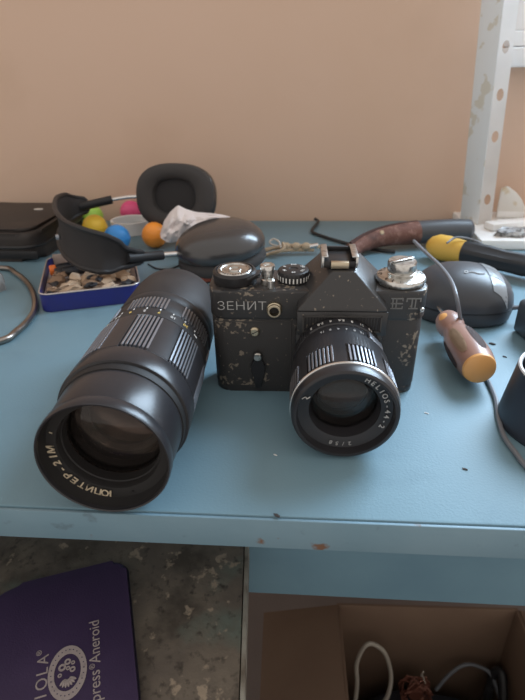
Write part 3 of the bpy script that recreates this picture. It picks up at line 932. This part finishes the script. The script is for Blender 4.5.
M_SCRAP = [mat('tan_scrap', (.40, .28, .185), .85, bump=(200, .5)), mat('brown_scrap', (.24, .155, .10), .85, bump=(200, .5)), mat('black_scrap', (.02, .02, .024), .5), mat('pale_scrap', (.52, .40, .29), .85, bump=(200, .4))]
SCN = ['tan', 'brown', 'black', 'pale']
def lump(rx, ry, rz, seed, m, name, loc, label, cat, group, rz_=0):
    b_ = bmesh.new()
    bmesh.ops.create_icosphere(b_, subdivisions=2, radius=1)
    for v in b_.verts:
        d = 1 + .75*mnoise.noise(v.co*2.1 + Vector((seed*3.1, seed, 0)))
        v.co = Vector((v.co.x*rx*d, v.co.y*ry*d, v.co.z*rz*d))
    o = obj(name, b_, m, smooth=28)
    o.location = loc
    o.rotation_euler = (0, 0, rz_)
    return tag(o, label, cat, group)
TRM = T(tA.x, tA.y, 0) @ RZ(TR - .08)
k = 0
for j in range(5):
    for i in range(5):
        x = .012 + i*.0172 + random.uniform(-.003, .003)
        y = .012 + j*.0165 + random.uniform(-.003, .003)
        c = random.choice([0, 2, 1, 3, 2, 0, 3])
        if j > 2 and i < 3:
            continue
        r_ = random.uniform(.009, .0135) if c != 2 else random.uniform(.005, .008)
        p = TRM @ Vector((x, y, .0150 if c != 2 else .0180))
        lump(r_, r_*random.uniform(.5, .8), r_*.38, k, M_SCRAP[c], 'leather_scrap' if c != 2 else 'rubber_part', p,
             {0: 'tan crumpled scrap of leather in the open blue tin', 1: 'dark brown crumpled scrap in the open blue tin', 2: 'small black rubber piece among scraps in the tin', 3: 'pale tan crumpled scrap in the open blue tin'}[c],
             'scrap' if c != 2 else 'rubber part', {0: 'tan scraps in the tin', 1: 'brown scraps in the tin', 2: 'black pieces in the tin', 3: 'pale scraps in the tin'}[c], random.uniform(0, 3))
        k += 1
for i in range(9):                            # a few more bits on top
    x, y = .012 + (i*.037 % .072), .010 + (i*.023 % .048)
    p = TRM @ Vector((x, y, .0195))
    dark = i % 3 == 1
    lump(.0058, .0036, .0024, 90 + i, M_SCRAP[2] if dark else M_SCRAP[1], 'rubber_part' if dark else 'bark_chip', p,
         'small black rubber piece among scraps in the tin' if dark else 'small brown chip on top of the scraps in the tin', 'rubber part' if dark else 'chip',
         'black pieces in the tin' if dark else 'brown chips in the tin', i*.7)
# black barrels with an orange end lying in the tin
for n_, (x, y, L, a, orange) in enumerate(((.030, .077, .046, .10, True), (.036, .066, .046, .12, False))):
    p = TRM @ Vector((x, y, .0178))
    o = empty('marker_pen', (p.x, p.y, p.z), TR + a, 'short black marker with an orange end lying in the tin' if orange else 'short plain black marker lying in the tin', 'marker')
    obj('barrel', lathe([(0, -L/2), (.0045, -L/2), (.0048, -L/2 + .001), (.0048, L/2 - .004), (.0035, L/2), (0, L/2)], 20), M_SCRAP[2], o, M=RY(PI/2))
    obj('end_cap', lathe([(.0047, -L/2 - .002), (.0056, -L/2 - .001), (.0056, -L/2 + .004), (.0047, -L/2 + .005)], 20, True), mat('orange_cap', (.75, .17, .03), .5) if orange else M_SCRAP[2], o, M=RY(PI/2))
    obj('clip', box(-L/2 + .006, L/2 - .012, -.001, .001, .0046, .0062, .0003), M_SCRAP[2], o)

# ------------------------------------------------------------------ steel hoop, clear cap
lp = [at(px, py, .0032) for px, py in ((0, 268), (16, 273.5), (28, 284), (34, 297), (34.5, 309), (29, 319.5), (17, 331), (0, 341))]
c0 = Vector((-.325, .485, .0032))
lp2 = lp + [Vector((-.262, .383, .0032)), Vector((-.33, .395, .0032)), Vector((-.385, .44, .0032)), Vector((-.405, .50, .0032)), Vector((-.375, .57, .0032))]
hoop = obj('steel_hoop', tube([p - Vector((-.3, .49, 0)) for p in lp2], .0030, 12, 8, True), mat('dull_steel', (.42, .39, .36), .3, metal=1, vary=[((.18, .15, .13), 12, .4, .62)]))
hoop.location = (-.3, .49, 0)
tag(hoop, 'dull steel hoop lying flat on the table beside the blue tin', 'hoop')
cp = at(-2, 290, 0)
cap = empty('clear_cap', (cp.x, cp.y, 0), 0, 'small clear plastic cap standing inside the steel hoop', 'cap')
obj('skirt', lathe([(.0075, 0), (.0085, 0), (.0085, .014), (.006, .019), (0, .020), (0, .0185), (.0052, .0178), (.0075, .0135)], 24), mat('clear_plastic', (.8, .8, .8), .15, trans=.7, ior=1.4), cap)
obj('plug', lathe([(0, 0), (.005, 0), (.005, .006), (0, .006)], 16), M_CABLEK, cap)

# ------------------------------------------------------------------ things behind the camera
M_PENCIL = mat('red_brown_lacquer', (.25, .07, .045), .45)
pa, pb_ = at(150, 284, .004), at(232, 277, .004)
pc = empty('pencil', ((pa+pb_)/2).to_tuple(), math.atan2(pb_.y - pa.y, pb_.x - pa.x), 'red brown pencil lying behind the telephoto lens', 'pencil')
Lp = (pb_-pa).length
obj('shaft', lathe([(0, -Lp/2), (.0037, -Lp/2), (.0037, Lp/2 - .012), (.001, Lp/2), (0, Lp/2)], 6), M_PENCIL, pc, M=RY(PI/2), smooth=0)
obj('lead', lathe([(.0012, Lp/2 - .001), (0, Lp/2 + .003)], 8), M_INNER, pc, M=RY(PI/2))
cable('thin_black_wire', [at(148, 264, .001), at(157, 268.5, .001), at(170, 269, .001), at(183, 264, .0015), at(196, 262, .001)], .0009, M_CABLEK, 'thin black wire curling on the table before the ear cup', 'wire')
cable('wall_cord', [tpt(.036, .585, .006), tpt(.040, .575, .004), at(312, 231, .0025), at(322, 236, .0025), at(345, 243, .0025), at(372, 249, .0025), at(395, 252, .003)], .0022, M_CABLEK, 'black cord running along the table from the wall', 'cord')
# twine bundle with small clips
M_TWINE = mat('beige_twine', (.46, .36, .25), .8, bump=(800, .5))
tw = empty('twine_bundle', at(292, 249, 0).to_tuple(), 0, 'knotted beige twine with a loop behind the camera top', 'twine')
def tl(pts):
    b0 = at(292, 249, 0)
    return [at(px, py, z) - b0 for px, py, z in pts]
obj('strand', tube(tl([(250, 254, .003), (262, 251, .006), (274, 248, .008), (288, 246, .010), (302, 246, .010), (316, 246, .010), (326, 250, .006)]), .0026, 8, 5), M_TWINE, tw)
obj('strand', tube(tl([(266, 255, .003), (280, 251, .006), (296, 250, .006), (314, 250, .005)]), .0022, 8, 5), M_TWINE, tw)
obj('strand', tube(tl([(283, 243, .016), (284, 248, .012), (278, 252, .008), (270, 254, .004)]), .0020, 8, 5), M_TWINE, tw)
obj('loop', tube(tl([(281, 248, .012), (279, 242, .018), (274, 239, .020), (270, 241, .018), (271, 244, .015), (277, 246, .013)]), .0011, 8, 5), mat('pale_cord', (.55, .50, .44), .6), tw)
for px in (286, 296, 306):
    obj('knot', lathe([(0, -.005), (.004, -.004), (.0052, 0), (.004, .004), (0, .005)], 14), M_TWINE, tw, M=T(*(at(px, 246.5, .010) - at(292, 249, 0))) @ RY(1.4))
obj('end_clip', lathe([(0, -.005), (.0032, -.005), (.0032, .005), (0, .005)], 14), M_STEEL, tw, M=T(*(at(314, 246, .010) - at(292, 249, 0))) @ RY(1.4))

# sheathed knife: leather sheath on the left, dark handle on the right
kn_pts = [at(350, 251, .010), at(362, 244, .013), at(378, 238, .016), at(396, 234.5, .018), at(416, 232.5, .018)]
M_SHEATH = mat('reddish_woven_leather', (.17, .075, .055), .7, vary=[((.26, .14, .11), 160, .5, .62), ((.09, .04, .03), 60, .5, .7)], bump=(500, .8, .001))
kb = kn_pts[2].copy(); kb.z = 0
kn = empty('sheath_knife', kb, 0, 'knife in a reddish leather sheath with a dark rounded handle', 'knife')
obj('sheath', tube([p - kb for p in kn_pts], lambda t: .0085 + .0065*t, 14, 6), M_SHEATH, kn, M=Matrix.Identity(4))
hpts = [at(414, 232.5, .018), at(430, 231.5, .0185), at(450, 230.5, .0185), at(466, 230.5, .0175), at(474, 231, .017)]
obj('handle', tube([p - kb for p in hpts], lambda t: .0142 if t < .75 else .0142*math.sqrt(max(.05, 1 - ((t-.75)/.25)**2*.92)), 18, 6), mat('dark_grey_grip', (.07, .075, .085), .45), kn)
obj('rivet', lathe([(0, .0014), (.0022, .001), (.0028, 0)], 16), M_BRASS, kn, M=T(*(at(382, 232.5, .028) - kb)) @ RX(1.1))
ed = [p - kb + Vector((0, 0, .0095 + .004*i/4)) for i, p in enumerate(kn_pts)]
obj('stitched_edge', tube(ed, .0020, 6, 5), mat('dark_leather_edge', (.07, .03, .025), .7, bump=(900, .8, .001)), kn)

# yellow and black screwdriver at the back right
ya, yb = at(438, 248, .014), at(545, 272, .013)
yd = (yb - ya)
ys = empty('yellow_screwdriver', (ya.x, ya.y, 0), math.atan2(yd.y, yd.x), 'large screwdriver with yellow butt and black grip lying beside the mouse', 'screwdriver')
YL = Matrix.Translation((0, 0, .0155)) @ RY(PI/2)
obj('butt', lathe([(0, -.014), (.006, -.0125), (.011, -.008), (.0145, 0), (.0148, .012), (.0136, .022), (.0128, .032)], 32), mat('yellow_plastic', (.72, .44, .08), .4), ys, M=YL)
obj('grip', lathe([(.0128, .032), (.0135, .034), (.0135, .060), (.0118, .078), (.0125, .098), (.010, .112), (.007, .118), (0, .118)], 36, rfun=lambda i, a: (-.0012 if int(a/(2*PI)*12 + .3) % 2 and 0 < i < 5 else 0)), mat('black_grip', (.028, .03, .034), .5), ys, M=YL)
obj('shaft', lathe([(0, .117), (.0035, .117), (.0035, .20), (.0030, .215), (0, .215)], 16), M_STEEL, ys, M=YL)
cable('thin_hanging_cord', [at(447, 243, .028), at(456, 237.5, .032), at(470, 239, .031), at(482, 244, .028), at(491, 251, .022), at(494, 256, .016)], .0012, M_CABLEG, 'thin dark cord lying over the yellow screwdriver', 'cord')

# ------------------------------------------------------------------ computer mouse
mo_c = Vector((.1830, .449, 0))
mo = empty('computer_mouse', mo_c, math.radians(-12), 'dark grey computer mouse with a silver stripe over its back', 'mouse')
M_MOUSE = mat('dark_grey_plastic', (.052, .056, .064), .38)
M_SILVER = mat('silver_plastic', (.50, .52, .54), .3, metal=.3)
MA, MB_ = .0450, .0415
obj('base', lathe([(0, 0), (.90, 0), (.97, .003), (1.0, .011), (.985, .0135), (0, .0135)], 64, sx=MA, sy=MB_, npow=2.3), M_MOUSE, mo)
def dome(z0, hgt, n=12, s0=.99):
    pr = []
    for k in range(n+1):
        a = PI/2*k/n
        pr.append((s0*math.cos(a)**.9 if k < n else 0, z0 + hgt*math.sin(a)**.95))
    return pr
dm = lathe(dome(.0145, .0300), 72, sx=MA, sy=MB_, npow=2.3)
obj('shell', dm, M_MOUSE, mo)
# stripe segments wrapping the shell on the right
def dome_pt(x, y, lift=.0006):
    q = (abs(x/MA)**2.3 + abs(y/MB_)**2.3) ** (1/2.3) / .99
    q = min(q, .999)
    ca_ = q ** (1/.9)
    return Vector((x, y, .0145 + .0300*math.sqrt(max(0, 1 - ca_*ca_))**.95 + lift))
for s_i in range(3):
    b_ = bmesh.new()
    g = []
    y0_, y1_ = .014 - s_i*.0150, .014 - s_i*.0150 - .0143
    for j in range(7):
        yy = y0_ + (y1_-y0_)*j/6
        xc = .0190 + .0085*(.020 - yy)/.05
        g.append([b_.verts.new(dome_pt(xc + w_, yy)) for w_ in (-.0068, -.0034, 0, .0034, .0068)])
    for j in range(6):
        for i in range(4):
            b_.faces.new((g[j][i], g[j][i+1], g[j+1][i+1], g[j+1][i]))
    bmesh.ops.solidify(b_, geom=b_.faces[:], thickness=-.0007)
    obj('stripe_segment', b_, M_SILVER, mo)
lg = tube([dome_pt(.001 + k*.0022, -.0155 + .0008*math.sin(k*1.3), .0004) for k in range(7)], .00035, 5, 2)
lg = merge(lg, lathe([(.0010, -.0002), (.0017, -.0002), (.0017, .0003), (.0010, .0003)], 14, True, M=T(*dome_pt(-.0015, -.0155)) @ RX(.5)))
obj('logo', lg, M_SILVER, mo)
obj('seam', lathe([(.985, .0136), (1.0, .0136), (1.0, .0144), (.985, .0144)], 64, True, sx=MA, sy=MB_, npow=2.3), M_CABLEK, mo)
obj('mouse_cable', tube([(.036, -.016, .012), (.047, -.017, .014), (.056, -.014, .016), (.075, -.008, .012), (.11, .0, .003), (.16, .01, .003)], .0022, 8, 6), M_CABLEG, mo)

# long grey cord looping over the mouse and under the screwdriver
cable('grey_cord', [at(414, 241, .045), at(424, 251, .048), at(440, 266, .050), at(451, 281, .050), at(457, 299, .044), at(461, 322, .022), at(465, 338, .006), at(474, 354, .0016), at(483, 371, .0016), at(490, 385, .0016), at(496, 400, .0018), at(498.5, 418, .0018), at(504, 436, .0018), at(515, 452, .0018), at(530, 470, .0018), at(560, 490, .0018)], .0016, M_CABLEG, 'long grey cord looping over the mouse and past the dark cup', 'cord')

# ------------------------------------------------------------------ brown screwdriver
HZ = .0172
sa, se = at(480.5, 370, HZ), at(449, 326, HZ - .002)
dv = se - sa
sdv = empty('stubby_screwdriver', (sa.x, sa.y, 0), math.atan2(dv.y, dv.x), 'stubby brown screwdriver with orange butt lying beside the camera', 'screwdriver')
M_BROWN = mat('brown_plastic_handle', (.30, .165, .13), .38, vary=[((.36, .21, .165), 40, .4, .7)], coat=.2)
M_ORNG = mat('orange_butt_plastic', (.78, .40, .14), .4)
M_GRIPD = mat('dark_rubber_inlay', (.12, .085, .08), .7)
M_TANI = mat('tan_inlay', (.42, .29, .19), .5)
SLM = T(0, 0, HZ) @ RY(PI/2)
Ls = dv.length
q = Ls/.074
hprof = [(.0116, .003), (.0126, .008*q), (.0134, .018*q), (.0134, .032*q), (.0124, .044*q), (.0104, .053*q), (.0088, .058*q), (.0086, .061*q), (.0104, .068*q), (.0108, .074*q), (.0095, .080*q), (0, .081*q)]
def hrad(x):
    for (r0, x0_), (r1, x1_) in zip(hprof[:-1], hprof[1:]):
        if x0_ <= x <= x1_:
            return r0 + (r1-r0)*(x-x0_)/(x1_-x0_)
    return .0116
obj('butt_cap', lathe([(0, -.0005), (.0092, 0), (.0110, .0012), (.0116, .003)], 40), M_ORNG, sdv, M=SLM)
obj('handle', lathe(hprof, 72), M_BROWN, sdv, M=SLM)
for k in range(6):
    a = 2*PI*k/6 + .30
    b_ = bmesh.new()
    g = []
    for j in range(11):
        t_ = j/10
        xx = (.010 + .036*t_)*q
        rr = hrad(xx) + .0003
        ww = .0043*(math.sin(PI*(.04 + .92*t_))**.45)
        g.append([b_.verts.new((xx, rr*math.sin(w_/rr), rr*math.cos(w_/rr))) for w_ in (-ww, -ww/2, 0, ww/2, ww)])
    for j in range(10):
        for i in range(4):
            b_.faces.new((g[j][i], g[j][i+1], g[j+1][i+1], g[j+1][i]))
    bmesh.ops.solidify(b_, geom=b_.faces[:], thickness=.0006)
    obj('grip_inlay', b_, M_GRIPD if k % 2 == 0 else M_TANI, sdv, M=T(0, 0, HZ) @ RX(a))
obj('collar_spot', lathe([(0, .0012), (.0030, .0008), (.0042, 0)], 24, sx=1.2, sy=.9), M_ORNG, sdv, M=T(.072*q, 0, HZ) @ RX(-.75) @ T(0, 0, .0100))
obj('blade', lathe([(0, .080*q), (.0016, .080*q), (.0016, .080*q + .05), (0, .080*q + .052)], 14), M_STEEL, sdv, M=SLM)

# ------------------------------------------------------------------ dark cup at the right edge
cu = Vector((.1895, .2685, 0))
cup_o = empty('dark_cup', cu, 0, 'dark blue grey tapered cup with a bright rim at the table end', 'cup')
obj('wall', lathe([(0, .004), (.037, .004), (.0318, .0380), (.0330, .0395), (.0345, .0380), (.0400, .002), (.0390, 0), (0, 0)], 64), mat('dark_slate_plastic', (.030, .037, .052), .4), cup_o)
obj('rim', lathe([(.0320, .0386), (.0328, .0400), (.0338, .0399), (.0344, .0388), (.0335, .0384)], 64, True), mat('white_rim', (.75, .76, .77), .3), cup_o)
# power adapter behind the cup
ad_c = at(566, 350, 0)
adp = empty('power_adapter', (ad_c.x, ad_c.y, 0), .1, 'dark grey blue power adapter behind the dark cup', 'adapter')
obj('case', box(-.024, .030, -.020, .040, 0, .030, .004, 3), mat('slate_plastic', (.06, .075, .09), .45), adp)
for k in (-1, 1):
    obj('pin', lathe([(0, 0), (.002, 0), (.002, .012), (.0015, .013), (0, .013)], 12), M_STEEL, adp, M=T(-.018 + .010*(k > 0), .024, .0298))

# ------------------------------------------------------------------ white board, slotted post, packet at the back right
M_WHITEP = mat('white_paint', (.90, .90, .89), .4, vary=[((.84, .84, .83), 20, .5, .7)])
wb0 = Vector((.300, .600, 0))
wbm = T(.272, .632, 0) @ RZ(math.radians(-5))
wb = empty('white_tray', (.272, .632, 0), math.radians(-5), 'white shelf board with a raised bar at the back right of the table', 'shelf')
obj('board', box(0, .30, 0, .150, 0, .012, .002), M_WHITEP, wb)
obj('raised_bar', box(.02, .24, .045, .065, .0122, .022, .003), M_WHITEP, wb, M=T(.02, -.012, 0) @ RZ(.35))
# crushed foil on the board
fo = lump(.024, .012, .007, 41, mat('grey_foil', (.45, .45, .45), .4, metal=.6, vary=[((.15, .15, .15), 240, .5, .6)], bump=(300, .9, .002)), 'crumpled_foil', wbm @ Vector((.045, .022, .0155)), 'crumpled grey foil lying on the white board', 'foil', None)

# slotted angle post
pc0 = aty(476, 236, .705)
pc0.z = .0121
post = empty('slotted_post', pc0, 0, 'white slotted steel angle post with peeling side standing on the board', 'post')
post.rotation_euler = (0, math.radians(-3.6), math.radians(3))
PHT = .62
def holed_plate(w, hgt, holes, t):
    """plate in x-z with oblong holes; front at y=0"""
    b_ = bmesh.new()
    zs = [0.0]
    n = 16
    hs = sorted(holes)
    cuts = [0] + [ (hs[i]+hs[i+1])/2 for i in range(len(hs)-1)] + [hgt]
    for i, hz in enumerate(hs):
        za, zb = cuts[i], cuts[i+1]
        ring = []
        rect = []
        for k in range(n):
            a = 2*PI*(k + .5)/n
            c, s = math.cos(a), math.sin(a)
            ring.append(b_.verts.new((w/2 + .0042*c, 0, hz + .0068*s)))
            # rectangle boundary by side
            m_ = max(abs(c), abs(s))
            rx, rz_ = c/m_, s/m_
            rect.append(b_.verts.new((w/2 + w/2*rx, 0, (zb if rz_ > 0 else za)*abs(rz_) + hz*(1-abs(rz_)))))
        for k in range(n):
            j = (k+1) % n
            b_.faces.new((ring[k], ring[j], rect[j], rect[k]))
        # corner triangles
        for k in range(n):
            j = (k+1) % n
            A_, B_ = rect[k].co, rect[j].co
            if abs(A_.x-B_.x) > 1e-6 and abs(A_.z-B_.z) > 1e-6:
                cx = w if max(A_.x, B_.x) > w - 1e-6 else 0
                cz = zb if max(A_.z, B_.z) > zb - 1e-6 else za
                b_.faces.new((rect[j], rect[k], b_.verts.new((cx, 0, cz))))
    bmesh.ops.solidify(b_, geom=b_.faces[:], thickness=t)
    return b_
hz_list = []
for hx, hy in ((486, 200), (495, 137), (500, 95), (506, 47)):
    hz_list.append(aty(hx, hy, pc0.y).z - pc0.z)
hz_list += [hz_list[-1] + .055*k for k in range(1, 6)]
obj('front_flange', holed_plate(.0178, PHT, hz_list, -.0018), M_WHITEP, post, smooth=20)
M_SIDE = mat('peeling_white_enamel', (.72, .73, .73), .4, vary=[((.62, .58, .50), 45, .57, .60)])  # white enamel greyed to hold the side's shade in colour; peeling patches are wear
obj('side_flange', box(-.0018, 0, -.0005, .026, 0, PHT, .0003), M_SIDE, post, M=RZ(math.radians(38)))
# torn paper packet by the post
pk = empty('paper_packet', wbm @ Vector((.066, .108, .0121)), math.radians(-12), 'torn cream paper packet leaning beside the white post', 'packet')
pkb = bmesh.new()
outl = [(-.016, 0), (.022, 0), (.020, .016), (.012, .028), (.004, .036), (-.008, .044), (-.016, .040)]
f0 = [pkb.verts.new((x, 0, z)) for x, z in outl]; f1 = [pkb.verts.new((x*.9, .012, z*.96)) for x, z in outl]
pkb.faces.new(f0); pkb.faces.new(f1[::-1])
for i in range(len(outl)):
    j = (i+1) % len(outl)
    pkb.faces.new((f0[j], f0[i], f1[i], f1[j]))
bmesh.ops.bevel(pkb, geom=pkb.edges[:], offset=.0012, segments=2, profile=.5, affect='EDGES')
obj('paper', pkb, mat('cream_paper', (.78, .76, .72), .8, vary=[((.66, .56, .40), 60, .56, .66)], bump=(150, .5)), pk, smooth=25)
obj('fold', box(-.015, .019, -.0009, -.0002, .002, .010, .0002), M_WHITEP, pk)

# ------------------------------------------------------------------ crumbs on the table top
M_CR = mat('dark_crumb', (.05, .045, .045), .7)
M_CRW = mat('white_crumb', (.75, .75, .74), .7)
for i, (px, py, s, m, lab) in enumerate(((492, 343.5, .0016, M_CR, 'dark elongated crumb on the table behind the stubby screwdriver'), (504.5, 356.5, .0010, M_CR, 'tiny dark crumb on the table near the dark cup'),
        (426.5, 413, .0008, M_CRW, 'tiny white paint flake on the table before the camera'), (277, 515.5, .0011, M_CR, 'dark crumb at the front edge of the table'),
        (465, 469, .0009, M_CR, 'dark fleck on the table in front of the dark cup'), (275.5, 455, .0007, M_CRW, 'tiny pale fleck on the table beside the camera lens'))):
    p = at(px, py, s*.4)
    lump(s*1.7, s*.7, s*.5, 70 + i, m, 'crumb', p, lab, 'crumb', None, -.6)
